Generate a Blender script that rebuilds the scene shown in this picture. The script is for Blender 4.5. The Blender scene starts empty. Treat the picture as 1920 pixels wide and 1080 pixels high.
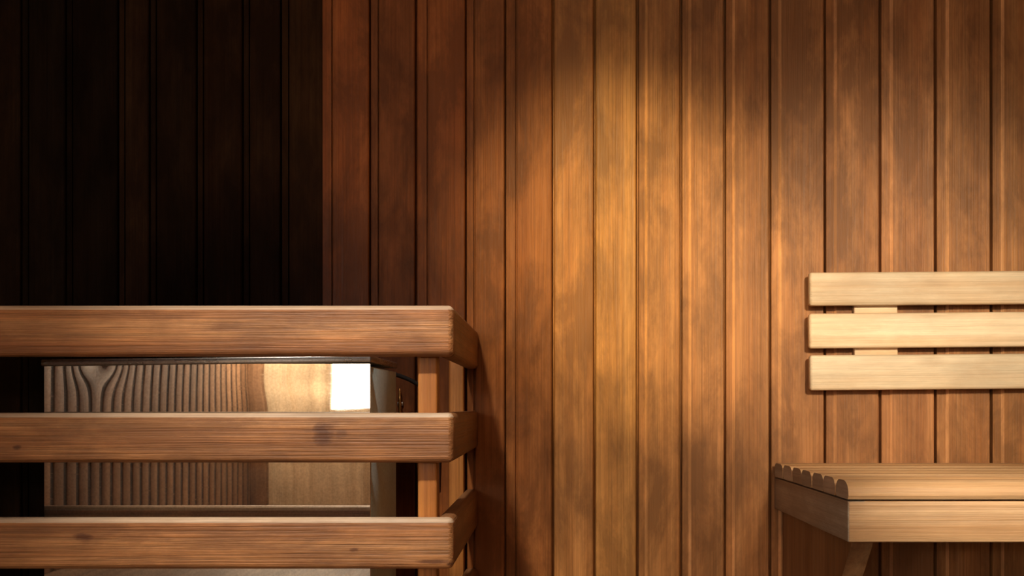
import bpy, bmesh, math, random
from mathutils import Vector, Matrix

random.seed(7)
S = bpy.context.scene
COL = S.collection

# ------------------------------------------------------------------ camera
F = 1822.0            # focal length in pixels of the 1920x1080 frame
VX, VY = 1030.0, 760.0  # vanishing point of the depth direction
ZC = 0.57             # eye height
DW = 2.0              # distance to the panelled wall
cam_d = bpy.data.cameras.new('camera')
cam = bpy.data.objects.new('camera', cam_d); COL.objects.link(cam)
cam.location = (0, 0, ZC); cam.rotation_euler = (math.radians(90), 0, 0)
cam_d.sensor_width = 36.0; cam_d.lens = F / 1920 * 36
cam_d.shift_x = -(VX - 960) / 1920
cam_d.shift_y = (VY - 540) / 1920
cam_d.clip_start = 0.02
S.camera = cam

# ------------------------------------------------------------------ world, exposure
w = bpy.data.worlds.new('world'); S.world = w; w.use_nodes = True
w.node_tree.nodes['Background'].inputs[0].default_value = (0.75, 0.86, 1.0, 1)
w.node_tree.nodes['Background'].inputs[1].default_value = 1.0
S.view_settings.view_transform = 'Standard'
S.view_settings.look = 'None'
S.view_settings.exposure = 0.0
S.view_settings.gamma = 1.0
S.view_settings.use_curve_mapping = False

# added out-of-frame spots that shape the light: (position, aim, power W, cone deg, blend, colour, source radius)
ADDED_SPOTS = [
    ('key',   (0.76, -1.25, 1.60), (0.70, 2.0, 0.71), 450, 21, 1.0, (1.0, 0.85, 0.62), 0.15),
    ('left',  (-0.42, 0.35, 1.98), (-0.27, 1.48, 0.51), 145, 37, 1.0, (1.0, 0.90, 0.76), 0.05),
    ('pool',  (-0.45, -1.30, 1.86), (0.16, 2.0, 0.89), 570, 14, 1.0, (1.0, 0.76, 0.37), 0.06),
    ('bench', (0.95, -0.50, 1.75), (0.74, 1.50, 0.40), 230, 15, 1.0, (1.0, 0.86, 0.68), 0.05),
]
ADDED_FILL_LAMP = ((0.25, -0.95, 1.93), 46.0, (1.0, 0.66, 0.40))   # added fill light; second value: emission of its opal shade
WINDOW_STRENGTH = 4.0
ADDED_CORNER_LAMP = ((-1.46, -2.12, 1.02), 270.0, (1.0, 0.90, 0.74))  # added glow for the walls mirrored in the stove front

# ------------------------------------------------------------------ helpers
def px(x, y, Y):
    """photo pixel + distance -> world point"""
    return ((x - VX) * Y / F, Y, ZC + (VY - y) * Y / F)

def link(name, me, mat=None, parent=None, smooth=False):
    o = bpy.data.objects.new(name, me); COL.objects.link(o)
    if mat is not None and len(me.materials) == 0: me.materials.append(mat)
    if parent is not None: o.parent = parent
    if smooth:
        for p in me.polygons: p.use_smooth = True
    return o

def empty(name, loc=(0, 0, 0)):
    o = bpy.data.objects.new(name, None); COL.objects.link(o); o.location = loc
    o.empty_display_size = 0.05
    return o

def tag(o, label=None, cat=None, group=None, kind=None):
    if label: o['label'] = label
    if cat: o['category'] = cat
    if group: o['group'] = group
    if kind: o['kind'] = kind
    return o

def box_mesh(name, dims, bevel=0.0, seg=3, edges=None, jitter=0.0):
    """box centred on the origin, dims = (x, y, z)"""
    bm = bmesh.new()
    bmesh.ops.create_cube(bm, size=1.0)
    bmesh.ops.scale(bm, vec=dims, verts=bm.verts)
    if bevel:
        es = [e for e in bm.edges if edges is None or edges(e)]
        bmesh.ops.bevel(bm, geom=es, offset=bevel, segments=seg, profile=0.5, affect='EDGES', clamp_overlap=True)
    bmesh.ops.recalc_face_normals(bm, faces=bm.faces)
    me = bpy.data.meshes.new(name); bm.to_mesh(me); bm.free()
    for p in me.polygons: p.use_smooth = True
    try: me.set_sharp_from_angle(angle=math.radians(40))
    except Exception: pass
    return me

def box(name, lo, hi, mat, parent=None, bevel=0.0, seg=3, edges=None):
    """box from corner lo to corner hi; the object's origin is its middle"""
    d = [hi[i] - lo[i] for i in range(3)]; c = [(hi[i] + lo[i]) / 2 for i in range(3)]
    o = link(name, box_mesh(name, d, bevel, seg, edges), mat, parent)
    o.location = c
    return o

def mesh(name, verts, faces, mat, parent=None, smooth=False, sharp=30):
    me = bpy.data.meshes.new(name); me.from_pydata(verts, [], faces)
    bm = bmesh.new(); bm.from_mesh(me); bmesh.ops.recalc_face_normals(bm, faces=bm.faces); bm.to_mesh(me); bm.free()
    o = link(name, me, mat, parent)
    if smooth:
        for p in me.polygons: p.use_smooth = True
        me.set_sharp_from_angle(angle=math.radians(sharp))
    return o

def prism(name, prof, axis, a0, a1, mat, parent=None, smooth=False):
    """closed 2-D profile extruded along an axis ('x': profile=(y,z), 'z': profile=(x,y))"""
    n = len(prof); v = []
    for a in (a0, a1):
        for p in prof:
            v.append((a, p[0], p[1]) if axis == 'x' else ((p[0], p[1], a) if axis == 'z' else (p[0], a, p[1])))
    f = [[i, (i + 1) % n, n + (i + 1) % n, n + i] for i in range(n)]
    f += [list(range(n))[::-1], list(range(n, 2 * n))]
    return mesh(name, v, f, mat, parent, smooth)

def tube(name, pts, r, mat, parent=None, seg=10):
    c = bpy.data.curves.new(name, 'CURVE'); c.dimensions = '3D'
    s = c.splines.new('BEZIER'); s.bezier_points.add(len(pts) - 1)
    for b, p in zip(s.bezier_points, pts):
        b.co = p; b.handle_left_type = b.handle_right_type = 'AUTO'
    c.bevel_depth = r; c.bevel_resolution = 3; c.use_fill_caps = True
    tmp = bpy.data.objects.new('tmp', c); COL.objects.link(tmp)
    dg = bpy.context.evaluated_depsgraph_get()
    me = bpy.data.meshes.new_from_object(tmp.evaluated_get(dg))
    bpy.data.objects.remove(tmp)
    me.materials.clear()
    return link(name, me, mat, parent, smooth=True)

# ------------------------------------------------------------------ materials
class NT:
    def __init__(self, name):
        self.m = bpy.data.materials.new(name); self.m.use_nodes = True
        self.t = self.m.node_tree; self.n = self.t.nodes
        self.b = self.n['Principled BSDF']
    def new(self, typ, **kw):
        nd = self.n.new(typ)
        for k, v in kw.items(): setattr(nd, k, v)
        return nd
    def l(self, a, b): self.t.links.new(a, b)
    def val(self, sock, v):
        if hasattr(v, 'is_linked'): self.l(v, sock)
        else: sock.default_value = v
    def math(self, op, a, b=0.0, c=None, clamp=False):
        nd = self.new('ShaderNodeMath', operation=op); nd.use_clamp = clamp
        self.val(nd.inputs[0], a); self.val(nd.inputs[1], b)
        if c is not None: self.val(nd.inputs[2], c)
        return nd.outputs[0]
    def ramp(self, fac, stops, interp='LINEAR'):
        nd = self.new('ShaderNodeValToRGB'); nd.color_ramp.interpolation = interp
        els = nd.color_ramp.elements
        while len(els) < len(stops): els.new(0.5)
        for e, (p, c) in zip(els, stops):
            e.position = p; e.color = (c[0], c[1], c[2], 1) if not isinstance(c, (int, float)) else (c, c, c, 1)
        self.l(fac, nd.inputs[0]); return nd.outputs[0]
    def noise(self, vec, scale, detail=4, rough=0.55, dist=0.0):
        nd = self.new('ShaderNodeTexNoise'); nd.inputs['Scale'].default_value = scale
        nd.inputs['Detail'].default_value = detail; nd.inputs['Roughness'].default_value = rough
        nd.inputs['Distortion'].default_value = dist
        self.l(vec, nd.inputs['Vector']); return nd.outputs['Fac']
    def mix(self, fac, a, b, blend='MIX'):
        nd = self.new('ShaderNodeMix', data_type='RGBA', blend_type=blend)
        nd.clamp_factor = True
        self.val(nd.inputs[0], fac)
        for s, v in ((nd.inputs[6], a), (nd.inputs[7], b)):
            if hasattr(v, 'is_linked'): self.l(v, s)
            else: s.default_value = (v[0], v[1], v[2], 1)
        return nd.outputs[2]

def wood(name, axis, light, mid, dark, blotch=(0.0, (0.1, 0.05, 0.02)), grain=1.0, rough=0.5,
         ring=26.0, bump=0.35, spec=0.35, use_objcol=False, fibre=150.0, contrast=1.0, knots=0.0, stains=()):
    """procedural timber with the grain along the given axis of the object"""
    k = NT(name)
    tc = k.new('ShaderNodeTexCoord'); oi = k.new('ShaderNodeObjectInfo')
    off = k.new('ShaderNodeVectorMath', operation='SCALE'); off.inputs[0].default_value = (37.1, 17.3, 53.9)
    k.l(oi.outputs['Random'], off.inputs['Scale'])
    add = k.new('ShaderNodeVectorMath', operation='ADD'); k.l(tc.outputs['Object'], add.inputs[0]); k.l(off.outputs[0], add.inputs[1])
    P = add.outputs[0]
    def stretch(s_along, s_across):
        mp = k.new('ShaderNodeMapping')
        sc = [s_across] * 3; sc['xyz'.index(axis)] = s_along
        mp.inputs['Scale'].default_value = sc; k.l(P, mp.inputs['Vector']); return mp.outputs[0]
    # growth rings: wide slow lines, warped
    rings = k.noise(stretch(0.25, ring), 1.0, 3, 0.6, 0.25)
    fine = k.noise(stretch(2.2, fibre), 1.0, 3, 0.6, 0.2)
    hair = k.noise(stretch(9.0, fibre * 3.2), 1.0, 2, 0.7)
    patch = k.noise(stretch(2.5, 6.0), 1.0, 5, 0.62, 0.1)
    base = k.ramp(rings, [(0.30, dark), (0.48, mid), (0.62, light), (0.75, mid)])
    f1 = k.ramp(fine, [(0.32, 0.0), (0.60, 1.0)])
    f1m = k.math('MULTIPLY_ADD', f1, 0.5 * grain * contrast, 1.0 - 0.36 * grain * contrast)
    h1 = k.ramp(hair, [(0.30, 0.0), (0.55, 1.0)])
    h1m = k.math('MULTIPLY_ADD', h1, 0.30 * grain, 1.0 - 0.24 * grain)
    g = k.math('MULTIPLY', f1m, h1m)
    cg = k.new('ShaderNodeCombineColor'); [k.l(g, cg.inputs[i]) for i in range(3)]
    c = k.mix(1.0, base, cg.outputs[0], 'MULTIPLY')
    if blotch[0] > 0:
        bl = k.noise(stretch(5.0, 14.0), 1.0, 6, 0.68, 0.3)
        bl2 = k.ramp(k.math('MULTIPLY', bl, k.math('ADD', patch, 0.5)), [(0.38, 0.0), (0.60, 1.0)])
        c = k.mix(k.math('MULTIPLY', bl2, blotch[0]), c, blotch[1])
    pv = k.ramp(patch, [(0.30, 0.72), (0.70, 1.16)])
    c = k.mix(1.0, c, pv, 'MULTIPLY')
    if stains:
        ge = k.new('ShaderNodeNewGeometry'); sx = k.new('ShaderNodeSeparateXYZ'); k.l(ge.outputs['Position'], sx.inputs[0])
        wob = k.noise(stretch(30.0, 90.0), 1.0, 4, 0.7)
        for (cx, cz, rx, rz, st) in stains:
            ex = k.math('DIVIDE', k.math('SUBTRACT', sx.outputs[0], cx), rx); ez = k.math('DIVIDE', k.math('SUBTRACT', sx.outputs[2], cz), rz)
            rr = k.math('ADD', k.math('ADD', k.math('MULTIPLY', ex, ex), k.math('MULTIPLY', ez, ez)), k.math('MULTIPLY_ADD', wob, 2.4, -1.2))
            c = k.mix(k.math('MULTIPLY', k.ramp(rr, [(0.1, 1.0), (1.0, 0.0)]), st), c, (dark[0] * 0.22, dark[1] * 0.16, dark[2] * 0.14))
    if knots > 0:
        vo = k.new('ShaderNodeTexVoronoi'); vo.inputs['Scale'].default_value = 1.0
        k.l(stretch(3.0, 9.0), vo.inputs['Vector'])
        kn = k.ramp(vo.outputs['Distance'], [(0.02, 1.0), (0.13, 0.0)])
        c = k.mix(k.math('MULTIPLY', kn, knots), c, (dark[0] * 0.35, dark[1] * 0.3, dark[2] * 0.3))
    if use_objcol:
        # shade painted into the wood: an irregular dark patch around and above the stove
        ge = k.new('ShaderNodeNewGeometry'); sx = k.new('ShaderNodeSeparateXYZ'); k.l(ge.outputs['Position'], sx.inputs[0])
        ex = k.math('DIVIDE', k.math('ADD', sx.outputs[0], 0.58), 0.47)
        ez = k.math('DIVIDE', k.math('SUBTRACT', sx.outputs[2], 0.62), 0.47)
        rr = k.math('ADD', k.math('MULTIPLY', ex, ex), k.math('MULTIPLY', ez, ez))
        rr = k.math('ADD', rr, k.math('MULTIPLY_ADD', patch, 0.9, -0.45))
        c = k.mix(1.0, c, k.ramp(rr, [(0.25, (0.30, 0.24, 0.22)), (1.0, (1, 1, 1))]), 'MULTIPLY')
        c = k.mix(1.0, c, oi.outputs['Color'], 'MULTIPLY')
    else:
        rv = k.math('MULTIPLY_ADD', oi.outputs['Random'], 0.22, 0.88)
        cr = k.new('ShaderNodeCombineColor'); [k.l(rv, cr.inputs[i]) for i in range(3)]
        c = k.mix(1.0, c, cr.outputs[0], 'MULTIPLY')
    k.l(c, k.b.inputs['Base Color'])
    k.l(k.math('MULTIPLY_ADD', fine, 0.25, rough - 0.1), k.b.inputs['Roughness'])
    k.b.inputs['Specular IOR Level'].default_value = spec
    if use_objcol:      # the dark tinted boards are dull, the lighter ones slightly glossy
        sc_ = k.new('ShaderNodeSeparateColor'); k.l(oi.outputs['Color'], sc_.inputs[0])
        k.l(k.math('MULTIPLY', sc_.outputs[0], spec), k.b.inputs['Specular IOR Level'])
    bp = k.new('ShaderNodeBump'); bp.inputs['Strength'].default_value = bump; bp.inputs['Distance'].default_value = 0.0012
    k.l(k.math('ADD', f1, k.math('MULTIPLY', h1, 0.5)), bp.inputs['Height'])
    k.l(bp.outputs[0], k.b.inputs['Normal'])
    return k.m

M = {}
# wall boards (the tint of each board is its object colour)
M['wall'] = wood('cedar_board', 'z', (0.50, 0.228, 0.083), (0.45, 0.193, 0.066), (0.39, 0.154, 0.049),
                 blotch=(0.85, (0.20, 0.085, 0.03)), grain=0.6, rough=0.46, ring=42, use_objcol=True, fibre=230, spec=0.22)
M['wall_y'] = wood('cedar_board_side', 'z', (0.34, 0.19, 0.10), (0.29, 0.155, 0.078), (0.23, 0.115, 0.055),
                   grain=0.5, rough=0.5, ring=30, fibre=200)
M['rail_x'] = wood('weathered_rail', 'x', (0.56, 0.265, 0.10), (0.47, 0.195, 0.064), (0.36, 0.13, 0.038),
                   blotch=(0.7, (0.17, 0.065, 0.022)), grain=0.95, rough=0.5, ring=34, fibre=210, bump=0.6, spec=0.45, contrast=1.1,
                   stains=[(*px(x, y, 1.478)[::2], rx / 1233, rz / 1233, st) for x, y, rx, rz, st in
                           ((606, 812, 22, 28, 0.8), (640, 815, 14, 10, 0.5), (32, 838, 10, 6, 0.8), (157, 1008, 22, 9, 0.85), (664, 1031, 10, 4, 0.7), (815, 1053, 34, 5, 0.8), (845, 1058, 8, 4, 0.8), (430, 612, 40, 12, 0.35), (460, 650, 60, 8, 0.3))])
M['rail_y'] = wood('weathered_side_rail', 'y', (0.36, 0.18, 0.075), (0.29, 0.13, 0.05), (0.21, 0.085, 0.03),
                   blotch=(0.5, (0.12, 0.05, 0.02)), grain=0.7, rough=0.5, ring=34, fibre=210, spec=0.4)
M['post'] = wood('orange_post', 'z', (0.58, 0.235, 0.055), (0.48, 0.18, 0.038), (0.36, 0.12, 0.022),
                 blotch=(0.4, (0.22, 0.07, 0.02)), grain=0.7, rough=0.45, ring=50, fibre=200)
M['rail_worn_lit'] = wood('rail_worn_lit_edge', 'x', (0.66, 0.50, 0.36), (0.58, 0.42, 0.29), (0.46, 0.31, 0.20),
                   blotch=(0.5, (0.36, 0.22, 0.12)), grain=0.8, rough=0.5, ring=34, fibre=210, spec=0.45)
M['pine_x'] = wood('pale_pine', 'x', (0.90, 0.73, 0.50), (0.84, 0.65, 0.43), (0.74, 0.52, 0.31),
                   blotch=(0.35, (0.50, 0.29, 0.13)), grain=0.32, rough=0.5, ring=38, fibre=130, spec=0.3, knots=0.35)
M['seat_x'] = wood('bench_pine', 'x', (0.70, 0.46, 0.25), (0.62, 0.38, 0.19), (0.50, 0.28, 0.125),
                   blotch=(0.35, (0.40, 0.22, 0.10)), grain=0.4, rough=0.48, ring=38, fibre=140, spec=0.35, knots=0.25)
M['seat_y'] = wood('bench_pine_side', 'y', (0.54, 0.44, 0.34), (0.46, 0.36, 0.27), (0.36, 0.26, 0.18),
                   blotch=(0.5, (0.24, 0.16, 0.10)), grain=0.4, rough=0.6, ring=30, fibre=120, spec=0.25)
M['seat_z'] = wood('bench_support_pine', 'z', (0.38, 0.20, 0.09), (0.32, 0.155, 0.065), (0.24, 0.105, 0.04),
                   blotch=(0.3, (0.20, 0.11, 0.05)), grain=0.5, rough=0.55, ring=30, fibre=120, spec=0.25)
M['front'] = wood('pale_door_wall', 'z', (0.74, 0.58, 0.38), (0.68, 0.51, 0.32), (0.60, 0.43, 0.25), grain=0.4, rough=0.5)
M['floor'] = wood('floor_boards', 'y', (0.30, 0.19, 0.11), (0.25, 0.15, 0.08), (0.18, 0.10, 0.05), grain=0.5, rough=0.5)
M['ceil'] = wood('ceiling_boards', 'x', (0.40, 0.19, 0.08), (0.33, 0.145, 0.055), (0.25, 0.10, 0.04), grain=0.5, rough=0.55)

def lit_edge():  # paler copy of the wall wood, paints the ridge highlight
    m = M['wall'].copy(); m.name = 'cedar_lit_edge'
    t = m.node_tree; b = t.nodes['Principled BSDF']; src = b.inputs['Base Color'].links[0].from_socket
    g = t.nodes.new('ShaderNodeMix'); g.data_type = 'RGBA'; g.blend_type = 'MULTIPLY'; g.inputs[0].default_value = 1.0
    t.links.new(src, g.inputs[6]); g.inputs[7].default_value = (1.7, 1.85, 2.1, 1); t.links.new(g.outputs[2], b.inputs['Base Color'])
    return m
M['wall_edge'] = lit_edge()

def plain(name, col, rough=0.5, metal=0.0, noise=0.0, scale=40, spec=0.5, emit=None):
    k = NT(name)
    tc = k.new('ShaderNodeTexCoord')
    nz = k.noise(tc.outputs['Object'], scale, 5, 0.6)
    v = k.ramp(nz, [(0.3, 1.0 - noise), (0.7, 1.0 + noise * 0.3)])
    k.l(k.mix(1.0, col, v, 'MULTIPLY'), k.b.inputs['Base Color'])
    k.b.inputs['Roughness'].default_value = rough; k.b.inputs['Metallic'].default_value = metal
    k.b.inputs['Specular IOR Level'].default_value = spec
    if emit:
        k.b.inputs['Emission Color'].default_value = (*emit[0], 1); k.b.inputs['Emission Strength'].default_value = emit[1]
    return k.m

M['gap'] = plain('dark_backing', (0.035, 0.016, 0.008), 0.8, noise=0.3)
M['rubber'] = plain('black_rubber', (0.012, 0.012, 0.013), 0.45, noise=0.2)
M['brass'] = plain('brass', (0.80, 0.48, 0.18), 0.25, 1.0, noise=0.3)
M['screw'] = plain('screw_steel', (0.35, 0.33, 0.30), 0.35, 1.0, noise=0.3)
M['lamp_body'] = plain('lamp_black', (0.03, 0.03, 0.03), 0.4, noise=0.2)
M['lamp_lens'] = plain('lamp_lens', (0.9, 0.85, 0.75), 0.3, emit=((1.0, 0.86, 0.66), 6.0))
M['sky_pane'] = plain('daylit_pane', (0.8, 0.8, 0.8), 0.3, emit=((1.0, 0.95, 0.86), WINDOW_STRENGTH))

def steel(name, col, r0, r1, scr=0.15, haze=0.0):
    k = NT(name)
    tc = k.new('ShaderNodeTexCoord'); P = tc.outputs['Object']
    n1 = k.noise(P, 9, 5, 0.65); n2 = k.noise(P, 260, 3, 0.7)
    mp = k.new('ShaderNodeMapping'); mp.inputs['Scale'].default_value = (30, 30, 300); mp.inputs['Rotation'].default_value = (0, math.radians(35), 0)
    k.l(P, mp.inputs[0]); n3 = k.noise(mp.outputs[0], 1.0, 3, 0.7)
    sp = k.ramp(n2, [(0.35, 0.80), (0.62, 1.0)])
    st = k.ramp(n1, [(0.30, 0.82), (0.66, 1.0)])
    c = k.mix(1.0, k.mix(1.0, col, sp, 'MULTIPLY'), st, 'MULTIPLY')
    k.l(c, k.b.inputs['Base Color']); k.b.inputs['Metallic'].default_value = 1.0
    k.l(k.math('ADD', k.math('MULTIPLY_ADD', n1, r1 - r0, r0), k.math('MULTIPLY', k.ramp(n3, [(0.55, 0.0), (0.75, 1.0)]), 0.08 if scr > 0 else 0.03)), k.b.inputs['Roughness'])
    bp = k.new('ShaderNodeBump'); bp.inputs['Strength'].default_value = scr; bp.inputs['Distance'].default_value = 0.0002
    k.l(k.math('ADD', n2, n3), bp.inputs['Height'])
    if scr > 0: k.l(bp.outputs[0], k.b.inputs['Normal'])
    if haze > 0:      # polished metal under a film of fine scratches: sharp and broad reflection together
        gl = k.new('ShaderNodeBsdfGlossy'); gl.inputs['Roughness'].default_value = 0.42
        k.l(c, gl.inputs['Color'])
        mx = k.new('ShaderNodeMixShader')
        k.l(k.math('MULTIPLY_ADD', n1, haze, haze * 0.5), mx.inputs[0])
        k.l(k.b.outputs[0], mx.inputs[1]); k.l(gl.outputs[0], mx.inputs[2])
        k.l(mx.outputs[0], k.n['Material Output'].inputs['Surface'])
    return k.m
M['steel'] = steel('stainless_front', (0.80, 0.72, 0.62), 0.0, 0.03, 0.0, haze=0.03)
M['galv'] = steel('galvanised_side', (0.80, 0.98, 0.98), 0.25, 0.42, 0.25)
M['galv'].node_tree.nodes['Principled BSDF'].inputs['Metallic'].default_value = 0.1
M['lid'] = steel('lid_steel', (0.60, 0.58, 0.56), 0.22, 0.34, 0.2)

# ------------------------------------------------------------------ the room
XL, XR, YB, YF, H = -1.70, 2.20, DW, -2.42, 2.10

floor = box('floor', (XL - 0.1, YF - 0.1, -0.06), (XR + 0.1, YB + 0.14, 0.0), M['floor']); tag(floor, kind='structure')
ceil = box('ceiling', (XL - 0.1, YF - 0.1, H), (XR + 0.1, YB + 0.14, H + 0.06), M['ceil']); tag(ceil, kind='structure')

# panelled wall in view: backing + boards, one object each.
wall_back = box('wall_back', (XL - 0.1, YB + 0.062, 0.0), (XR + 0.1, YB + 0.12, H), M['gap']); tag(wall_back, kind='structure')
# left edge of each board in photo pixels at mid height, and its tint
def lin(r, g, b):
    f = lambda c: ((c / 255 + 0.055) / 1.055) ** 2.4 if c > 10 else c / 255 / 12.92
    return (f(r), f(g), f(b))
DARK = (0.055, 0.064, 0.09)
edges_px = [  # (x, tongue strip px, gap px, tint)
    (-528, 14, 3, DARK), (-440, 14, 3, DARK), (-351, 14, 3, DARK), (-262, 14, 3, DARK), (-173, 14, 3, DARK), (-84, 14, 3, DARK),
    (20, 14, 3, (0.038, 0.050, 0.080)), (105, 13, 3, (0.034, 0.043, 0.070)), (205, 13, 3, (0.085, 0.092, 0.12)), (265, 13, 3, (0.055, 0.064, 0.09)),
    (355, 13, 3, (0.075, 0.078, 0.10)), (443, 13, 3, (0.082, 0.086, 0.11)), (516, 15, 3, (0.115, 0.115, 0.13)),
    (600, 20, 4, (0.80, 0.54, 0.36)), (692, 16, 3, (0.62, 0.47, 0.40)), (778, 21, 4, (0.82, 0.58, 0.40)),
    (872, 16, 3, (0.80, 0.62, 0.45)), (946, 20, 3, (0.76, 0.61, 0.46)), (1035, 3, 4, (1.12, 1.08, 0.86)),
    (1113, 3, 4, (1.30, 1.34, 0.98)), (1193, 15, 5, (1.05, 1.05, 0.92)), (1275, 15, 5, (1.0, 1.0, 0.98)),  # pool of light painted in: lighter, yellower tint here and on the board before
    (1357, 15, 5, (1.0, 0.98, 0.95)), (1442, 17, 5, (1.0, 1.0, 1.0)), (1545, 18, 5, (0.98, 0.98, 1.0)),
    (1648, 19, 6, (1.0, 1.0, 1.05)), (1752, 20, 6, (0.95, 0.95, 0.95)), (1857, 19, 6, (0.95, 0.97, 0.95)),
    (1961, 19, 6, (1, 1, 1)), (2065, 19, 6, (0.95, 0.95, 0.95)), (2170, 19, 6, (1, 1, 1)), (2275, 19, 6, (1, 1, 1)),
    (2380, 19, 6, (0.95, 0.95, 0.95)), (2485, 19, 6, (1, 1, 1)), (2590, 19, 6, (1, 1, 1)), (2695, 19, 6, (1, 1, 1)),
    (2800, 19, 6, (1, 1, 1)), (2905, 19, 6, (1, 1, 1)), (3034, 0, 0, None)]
PXM = F / DW
for i in range(len(edges_px) - 1):
    x0 = (edges_px[i][0] - VX) / PXM; x1 = (edges_px[i + 1][0] - VX) / PXM
    strip = edges_px[i][1] / PXM; gap = edges_px[i][2] / PXM; tint = edges_px[i][3]
    cx = (x0 + x1) / 2
    yo = 0.035 if edges_px[i][0] < 590 else 0.0     # the boards behind the stove sit in a shallow recess
    d = 0.0036                                       # depth of the tongue strip
    ch = 0.0042
    gd = 0.022 if edges_px[i][0] < 1000 else 0.020      # depth of the joint
    a, b = x0 - cx + gap, x1 - cx
    yf, yb = yo - (0.0 if True else 0), 0.0615
    if edges_px[i][1] > 5 and edges_px[i][0] < 1000:
        prof = [(a - gap, yb), (a - gap, yf + gd), (a, yf + gd), (a, yf + 0.004), (a + 0.0008, yf + 0.003), (a + strip - 0.0036, yf + 0.003), (a + strip - 0.0032, yf + 0.010), (a + strip - 0.0008, yf + 0.010), (a + strip, yf + 0.001), (a + strip + 0.001, yf),
                (b - 0.0025, yf), (b - 0.0004, yf + 0.0018), (b, yf + 0.004), (b, yb)]
    elif edges_px[i][1] > 5:
        prof = [(a - gap, yb), (a - gap, yf + gd), (a, yf + gd), (a, yf + d + 0.001), (a + 0.001, yf + d), (a + strip - ch, yf + d), (a + strip, yf + 0.0008), (a + strip + 0.0012, yf),
                (b - 0.0025, yf), (b - 0.0004, yf + 0.0018), (b, yf + 0.004), (b, yb)]
    else:
        prof = [(a - gap, yb), (a - gap, yf + gd), (a, yf + gd), (a, yf + 0.004), (a + 0.0006, yf + 0.0015), (a + 0.0025, yf), (b - 0.0025, yf), (b - 0.0006, yf + 0.0015), (b, yf + 0.004), (b, yb)]
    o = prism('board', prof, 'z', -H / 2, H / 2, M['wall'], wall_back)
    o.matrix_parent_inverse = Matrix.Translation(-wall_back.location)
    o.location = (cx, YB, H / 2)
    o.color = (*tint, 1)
    if edges_px[i][1] > 5 and edges_px[i][0] > 1100:      # ridge highlight painted as a paler colour on the left-facing chamfer
        o.data.materials.append(M['wall_edge'])
        for pl in o.data.polygons:
            if pl.normal.x < -0.2 and abs(pl.normal.y) > 0.2 and pl.center.x > a + strip - ch - 1e-4: pl.material_index = 1

# left wall: boards with open dark joints (seen mirrored in the stove front)
wall_left = box('wall_left', (XL - 0.1, YF - 0.1, 0.0), (XL - 0.004, YB + 0.03, H), M['gap']); tag(wall_left, kind='structure')
bw = 0.063; pitch = 0.09
lb = box_mesh('board', (0.016, bw, H - 0.004), 0.002, 2)
n = int((YB - YF) / pitch)
for i in range(n):
    o = link('board', lb, M['wall_y'], wall_left)
    o.matrix_parent_inverse = Matrix.Translation(-wall_left.location)
    o.location = (XL - 0.008, YF + 0.05 + pitch * i, H / 2)

# right wall: profiled panelling
def panelled(name, length, along, fixed, mat):
    v, f = [], []
    k = int(length / 0.1) + 1
    pts = []
    for i in range(k):
        s = i * 0.1
        pts += [(s, 0.008), (s + 0.004, 0.008), (s + 0.006, 0.0), (s + 0.1 - 0.002, 0.0)]
    return pts
pts = panelled('wall_right', YB - YF, 'y', XR, None)
prof = [(XR + p[1], YF + p[0]) for p in pts if YF + p[0] <= YB] + [(XR + 0.08, YB), (XR + 0.08, YF)]
wr = prism('wall_right', prof, 'z', 0, H, M['wall_y']); tag(wr, kind='structure')

# wall behind the camera, with the daylight window
WX0, WX1, WZ0, WZ1 = -1.31, -0.25, 0.50, 1.85
v = []
wf_parts = [((XL - 0.1, WX0), (0, H)), ((WX1, XR + 0.1), (0, H)), ((WX0, WX1), (0, WZ0)), ((WX0, WX1), (WZ1, H))]
vs, fs = [], []
for (x0, x1), (z0, z1) in wf_parts:
    b0 = len(vs)
    for y in (YF - 0.08, YF):
        vs += [(x0, y, z0), (x1, y, z0), (x1, y, z1), (x0, y, z1)]
    fs += [[b0, b0 + 1, b0 + 2, b0 + 3], [b0 + 4, b0 + 5, b0 + 6, b0 + 7]] + [[b0 + i, b0 + (i + 1) % 4, b0 + 4 + (i + 1) % 4, b0 + 4 + i] for i in range(4)]
wf = mesh('wall_front', vs, fs, M['front']); tag(wf, kind='structure')
win = empty('window_1', ((WX0 + WX1) / 2, YF, WZ0)); tag(win, 'daylit window in the wall facing the panelled wall', kind='structure')
def wchild(o):
    o.parent = win; o.matrix_parent_inverse = Matrix.Translation(-win.location); return o
fw = 0.05
wchild(box('frame', (WX0, YF - 0.06, WZ0), (WX0 + fw, YF + 0.015, WZ1), M['front'], bevel=0.003))
wchild(box('frame', (WX1 - fw, YF - 0.06, WZ0), (WX1, YF + 0.015, WZ1), M['front'], bevel=0.003))
wchild(box('frame', (WX0 + fw, YF - 0.06, WZ0), (WX1 - fw, YF + 0.015, WZ0 + fw), M['front'], bevel=0.003))
wchild(box('frame', (WX0 + fw, YF - 0.06, WZ1 - fw), (WX1 - fw, YF + 0.015, WZ1), M['front'], bevel=0.003))
wchild(box('pane', (WX0 + fw, YF - 0.045, WZ0 + fw), (WX1 - fw, YF - 0.03, WZ1 - fw), M['sky_pane']))

tr = box('trim_1', (XL, YF, 0.0), (XL + 0.09, YF + 0.06, H), M['wall_y'], bevel=0.004); tag(tr, kind='structure')

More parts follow.
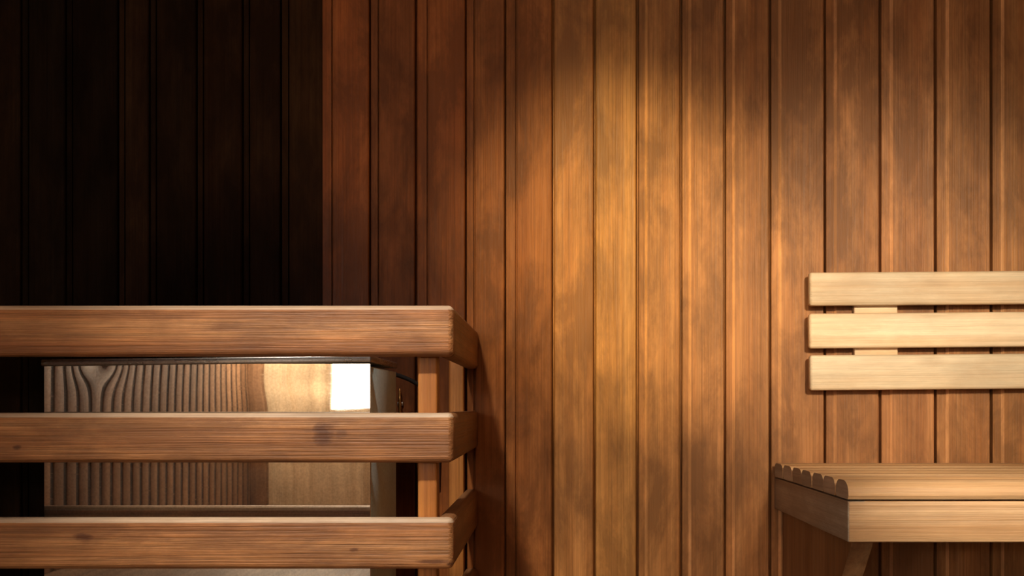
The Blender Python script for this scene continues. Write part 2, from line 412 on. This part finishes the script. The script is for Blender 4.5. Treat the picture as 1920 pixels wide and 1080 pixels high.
# ------------------------------------------------------------------ stove guard rail
guard = empty('guard_rail', (-0.70, 1.75, 0.0))
tag(guard, 'rounded brown wooden guard rail of horizontal bars around the steel stove', 'guard rail')
def child(o, par):
    o.parent = par; o.matrix_parent_inverse = Matrix.Translation(-par.location); return o
RY0, RT = 1.478, 0.027           # front face of the bars, thickness
GX0, GX1 = -1.25, -0.146         # outer faces
rails = [(572, 668), (774, 868), (972, 1068)]
zr = [(px(0, b, RY0)[2] + 0.0, px(0, t, RY0)[2]) for t, b in rails]
dz = zr[1][0] - zr[2][0]
zr += [(zr[2][0] - dz, zr[2][1] - dz)]
for z0, z1 in zr:
    fb = child(box('front_bar', (GX0, RY0, z0), (GX1, RY0 + RT, z1), M['rail_x'], bevel=0.0095, seg=6), guard)
    fb.data.materials.append(M['rail_worn_lit'])       # worn upper edge, its highlight painted in as a paler colour
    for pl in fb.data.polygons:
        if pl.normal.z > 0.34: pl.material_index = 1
    for xa, xb in ((GX1 - RT - 0.0005, GX1 - 0.0005), (GX0, GX0 + RT)):
        child(box('side_bar', (xa, RY0 + RT, z0), (xb, YB, z1), M['rail_y'], bevel=0.0085, seg=4), guard)
top = zr[0][1] - 0.012
PW = 0.030
for xa in (GX1 - RT - 0.0008 - PW, GX0 + RT):
    child(box('post', (xa, RY0 + RT, 0.0), (xa + PW, RY0 + RT + 0.034, top), M['post'], bevel=0.003), guard)
    child(box('post', (xa, YB - 0.032, 0.0), (xa + PW, YB - 0.0002, top), M['post'], bevel=0.003), guard)

# ------------------------------------------------------------------ steel stove behind the guard
HY0, HY1 = 1.58, 1.845
HX0, HX1 = px(83, 0, HY0)[0], px(694, 0, HY0)[0]
HZ1 = px(0, 682, HY0)[2]; HZ0 = 0.16
stove = empty('sauna_stove', ((HX0 + HX1) / 2, (HY0 + HY1) / 2, 0.0))
tag(stove, 'stainless steel sauna stove with mirror bright front behind the wooden guard', 'stove')
child(box('body', (HX0 + 0.004, HY0 + 0.006, HZ0), (HX1 + 0.0005, HY1, HZ1 - 0.004), M['galv'], bevel=0.002, seg=2), stove)
# front sheet, slightly buckled near its top edge
nx, nz = 90, 60
vs, fs = [], []
def sheet(x, z):
    u = (x - HX0) / (HX1 - HX0); t = (HZ1 - z)
    e = math.exp(-t / 0.05)
    h = 0.0
    h += -0.0022 * e * (x - HX0) * (0.35 + 0.65 * math.sin(math.pi * min(1, u * 1.3)))   # twist near the top
    dx, dzz = (x + 0.735), (z - HZ1 - 0.004)
    h += 0.00045 * math.exp(-(dx * dx) / (2 * 0.022 ** 2) - (dzz * dzz) / (2 * 0.022 ** 2))
    dx, dzz = (x + 0.36), (z - HZ1 + 0.03)
    h += 0.0003 * math.exp(-(dx * dx) / (2 * 0.06 ** 2) - (dzz * dzz) / (2 * 0.018 ** 2))
    return h
for j in range(nz + 1):
    for i in range(nx + 1):
        x = HX0 + (HX1 - HX0) * i / nx; z = HZ0 + (HZ1 - HZ0) * j / nz
        vs.append((x, HY0 + sheet(x, z), z))
for j in range(nz):
    for i in range(nx):
        a = j * (nx + 1) + i
        fs.append([a, a + 1, a + nx + 2, a + nx + 1])
# folded rim: give the sheet thickness by a back copy
nb = len(vs)
vs += [(x, y + 0.004, z) for x, y, z in vs]
fs += [[f[0] + nb, f[3] + nb, f[2] + nb, f[1] + nb] for f in fs]
ring = [i for i in range(nx + 1)] + [(j + 1) * (nx + 1) + nx for j in range(nz)] + [nz * (nx + 1) + i for i in range(nx - 1, -1, -1)] + [j * (nx + 1) for j in range(nz - 1, 0, -1)]
for i in range(len(ring)):
    a, b = ring[i], ring[(i + 1) % len(ring)]
    fs.append([a, b, b + nb, a + nb])
child(mesh('front_panel', vs, fs, M['steel'], smooth=True, sharp=35), stove)
# lid with a folded lip, sitting a touch skew
lid = child(box('lid', (HX0 - 0.004, HY0 - 0.004, HZ1 - 0.001), (HX1 + 0.0025, HY1 + 0.002, HZ1 + 0.0105), M['lid'], bevel=0.0025, seg=3), stove)
lid.rotation_euler = (0, math.radians(-0.72), 0)
for sx in (HX0 + 0.04, HX1 - 0.07):
    for sy in (HY0 + 0.03, HY1 - 0.06):
        child(box('leg', (sx, sy, 0.0), (sx + 0.03, sy + 0.03, HZ0), M['galv'], bevel=0.002), stove)

# cable and sensor behind the stove
cab = tube('power_cable', [(-0.335, 1.849, 0.640), (-0.305, 1.90, 0.632), (-0.262, 1.93, 0.612), (-0.240, 1.955, 0.588), (-0.228, 1.985, 0.52), (-0.228, 1.9935, 0.40)], 0.0042, M['rubber'])
tag(cab, 'black cable sagging from the stove back beside the wooden post', 'cable')
sp = px(749, 752, 1.985)
sens = empty('sensor_rod', (sp[0], 1.99, sp[2] - 0.03)); tag(sens, 'thin brass sensor rod on the wall beside the stove', 'sensor')
def lathe(name, prof, mat, parent, seg=14):
    vs, fs = [], []
    for r, z in prof:
        for i in range(seg):
            a = 2 * math.pi * i / seg; vs.append((r * math.cos(a), r * math.sin(a), z))
    for j in range(len(prof) - 1):
        for i in range(seg):
            fs.append([j * seg + i, j * seg + (i + 1) % seg, (j + 1) * seg + (i + 1) % seg, (j + 1) * seg + i])
    fs.append(list(range(seg))[::-1]); fs.append([(len(prof) - 1) * seg + i for i in range(seg)])
    return mesh(name, vs, fs, mat, parent, smooth=True, sharp=40)
lathe('rod', [(0.0035, 0), (0.004, 0.002)] + [(0.004 if k % 2 else 0.003, 0.004 + 0.004 * k) for k in range(9)] + [(0.0025, 0.048), (0.0008, 0.056)], M['brass'], sens)
c = box('clip', (-0.006, 0.003, 0.02), (0.006, 0.0098, 0.028), M['screw'], bevel=0.001); c.parent = sens
p = px(868, 870, 1.998)
scr = empty('wall_screw', (p[0], 2.0, p[2])); tag(scr, 'small steel screw in the wall boards below the middle guard bar', 'screw')
hd = lathe('head', [(0.0042, 0.0), (0.0042, 0.0012), (0.0032, 0.0022), (0.0012, 0.0022), (0.0012, 0.001)], M['screw'], scr, 12)
hd.rotation_euler = (math.radians(90), 0, 0)

# ------------------------------------------------------------------ bench
BX0, BX1, BY0 = 0.463, XR - 0.002, 1.507
bench = empty('sauna_bench', (1.3, 1.75, 0.0))
tag(bench, 'pale wooden slatted bench seat fixed along the panelled wall', 'bench')
z_ap0, z_ap1 = px(0, 1017, BY0)[2], px(0, 940, BY0)[2]
z_s1 = px(0, 902, BY0)[2]
ns = 7; pitch = (YB - BY0) / ns
for i in range(ns):
    y0 = BY0 - 0.004 + pitch * i
    y1 = y0 + pitch - 0.0035
    r = 0.0135 if i else 0.019
    prof = []
    z0 = z_ap1 + 0.003; z1 = z_s1
    w_ = y1 - y0
    prof += [(y0 + 0.004, z0), (y0, z0 + 0.006)]
    for k in range(7):
        a = math.pi - math.pi / 2 * k / 6
        prof.append((y0 + r * 1.3 + r * 1.3 * math.cos(a), z1 - r + r * math.sin(a)))
    for k in range(7):
        a = math.pi / 2 - math.pi / 2 * k / 6
        prof.append((y1 - r * 1.1 + r * 1.1 * math.cos(a), z1 - r + r * math.sin(a)))
    prof += [(y1, z0 + 0.006), (y1 - 0.004, z0)]
    yc, zc_ = (y0 + y1) / 2, (z0 + z1) / 2
    o = prism('seat_slat', [(a - yc, b - zc_) for a, b in prof], 'x', -(BX1 - BX0) / 2, (BX1 - BX0) / 2, M['seat_x'], smooth=True)
    o.data.materials.append(M['seat_y'])
    for pl in o.data.polygons:
        if pl.normal.x < -0.9: pl.material_index = 1
    o.location = ((BX0 + BX1) / 2 + 0.001 * random.uniform(-1, 1), yc, zc_)
    child(o, bench)
child(box('front_apron', (BX0 + 0.001, BY0, z_ap0), (BX1, BY0 + 0.028, z_ap1), M['seat_x'], bevel=0.0025), bench)
child(box('side_apron', (BX0, BY0 + 0.0005, z_ap0 + 0.0005), (BX0 + 0.028, YB - 0.001, z_ap1), M['seat_y'], bevel=0.0015), bench)
# tapered supports
def support(x0, x1):
    yt = BY0 + 0.034
    prof = [(yt, z_ap0), (YB - 0.0005, z_ap0), (YB - 0.0005, 0.0), (yt + 0.27, 0.0), (yt + 0.255, 0.05), (yt + 0.006, z_ap0 - 0.012)]
    yc, zc_ = 1.8, 0.18
    o = prism('support', [(a - yc, b - zc_) for a, b in prof], 'x', -(x1 - x0) / 2, (x1 - x0) / 2, M['seat_z'])
    o.location = ((x0 + x1) / 2, yc, zc_); child(o, bench)
support(0.480, 0.514); support(1.60, 1.634)

# ------------------------------------------------------------------ backrest on the wall
KX0, KX1 = 0.5285, XR - 0.01
KY0, KT = 1.966, 0.019
br = empty('bench_backrest', (KX0, YB, px(0, 731, KY0)[2]))
tag(br, 'pale pine backrest of three horizontal slats on the wall above the bench', 'backrest')
for t, b in ((510.5, 573), (587.5, 653), (666, 732)):
    z0, z1 = px(0, b, KY0)[2], px(0, t, KY0)[2]
    child(box('back_slat', (KX0 + random.uniform(-0.001, 0.001), KY0, z0), (KX1, KY0 + KT, z1), M['pine_x'], bevel=0.0055, seg=3), br)
za, zb = px(0, 728, KY0)[2] + 0.01, px(0, 512, KY0)[2] - 0.012
for xa in (px(1603, 0, KY0 + KT)[0], 1.75):
    child(box('cleat', (xa, KY0 + KT, za), (xa + 0.0885, YB - 0.001, zb), M['pine_x'], bevel=0.002), br)
br.rotation_euler = (0, math.radians(-0.45), 0)

# ------------------------------------------------------------------ added lamps (out of frame), aimed to shape the light
LAB = {'key': 'added unseen spot under the ceiling, brightens the bench backrest',
       'left': 'added unseen spot on the left side, brightens the guard rail',
       'bench': 'added unseen spot under the ceiling, brightens the bench seat',
       'pool': 'added unseen spot under the ceiling, makes the pool of light mid wall'}
for name, pos, aim, pw, cone, blend, colr, rad in ADDED_SPOTS:
    pos = Vector(pos); d = (Vector(aim) - pos).normalized()
    fx = empty('added_spot', pos); tag(fx, LAB[name], 'lamp', 'added spots')
    q = d.to_track_quat('-Z', 'Y')
    hs = lathe('added_spot_housing', [(0.03, 0.14), (0.055, 0.13), (0.06, 0.02), (0.064, 0.018), (0.064, 0.006), (0.058, 0.006)], M['lamp_body'], fx, 20)  # lamp_body, lamp_lens: materials of the added lamps only
    hs.rotation_euler = q.to_euler()
    ln = lathe('lens', [(0.056, 0.004), (0.056, 0.0085)], M['lamp_lens'], fx, 20); ln.rotation_euler = q.to_euler()
    back = pos - d * 0.07
    sm = box('added_spot_stem', (-0.008, -0.008, 0), (0.008, 0.008, H - back.z), M['lamp_body'], fx, bevel=0.001)
    sm.location = (back.x - pos.x, back.y - pos.y, back.z - pos.z + (H - back.z) / 2)
    ld = bpy.data.lights.new('spot_' + name, 'SPOT'); ld.energy = pw; ld.color = colr
    ld.spot_size = math.radians(cone); ld.spot_blend = blend; ld.shadow_soft_size = rad
    lo = bpy.data.objects.new('spot_beam', ld); COL.objects.link(lo)
    lo.parent = fx; lo.location = d * (0.02 + rad); lo.rotation_euler = q.to_euler()

# added light in the corner behind the camera, brightens the mirrored walls
cp, cw, cc = ADDED_CORNER_LAMP
lan = empty('added_corner_lamp', cp); tag(lan, 'added unseen corner light by the window, brightens the mirrored walls', 'lamp')
gl = lathe('added_globe', [(0.02, -0.06), (0.045, -0.045), (0.055, 0.0), (0.045, 0.045), (0.02, 0.06)], plain('added_lamp_globe', (0.9, 0.85, 0.75), 0.4, emit=(cc, cw)), lan, 20)
bs = box('added_lamp_base', (-0.05, -0.29, -0.05), (0.05, -0.27, 0.05), M['lamp_body'], lan, bevel=0.004)
ar = box('added_lamp_arm', (-0.01, -0.27, -0.07), (0.01, 0.0, -0.06), M['lamp_body'], lan, bevel=0.002)

gp, gw, gc = ADDED_FILL_LAMP
dome = empty('added_fill_lamp', gp); tag(dome, 'added unseen opal fill light under the ceiling', 'lamp')
lathe('added_fill_shade', [(0.03, -0.07), (0.08, -0.06), (0.115, -0.02), (0.12, 0.04), (0.12, 0.06)], plain('added_fill_opal', (0.9, 0.86, 0.78), 0.4, emit=(gc, gw)), dome, 28)
lathe('added_fill_rose', [(0.125, 0.06), (0.125, 0.1), (0.03, 0.12), (0.03, H - gp[2])], M['lamp_body'], dome, 28)
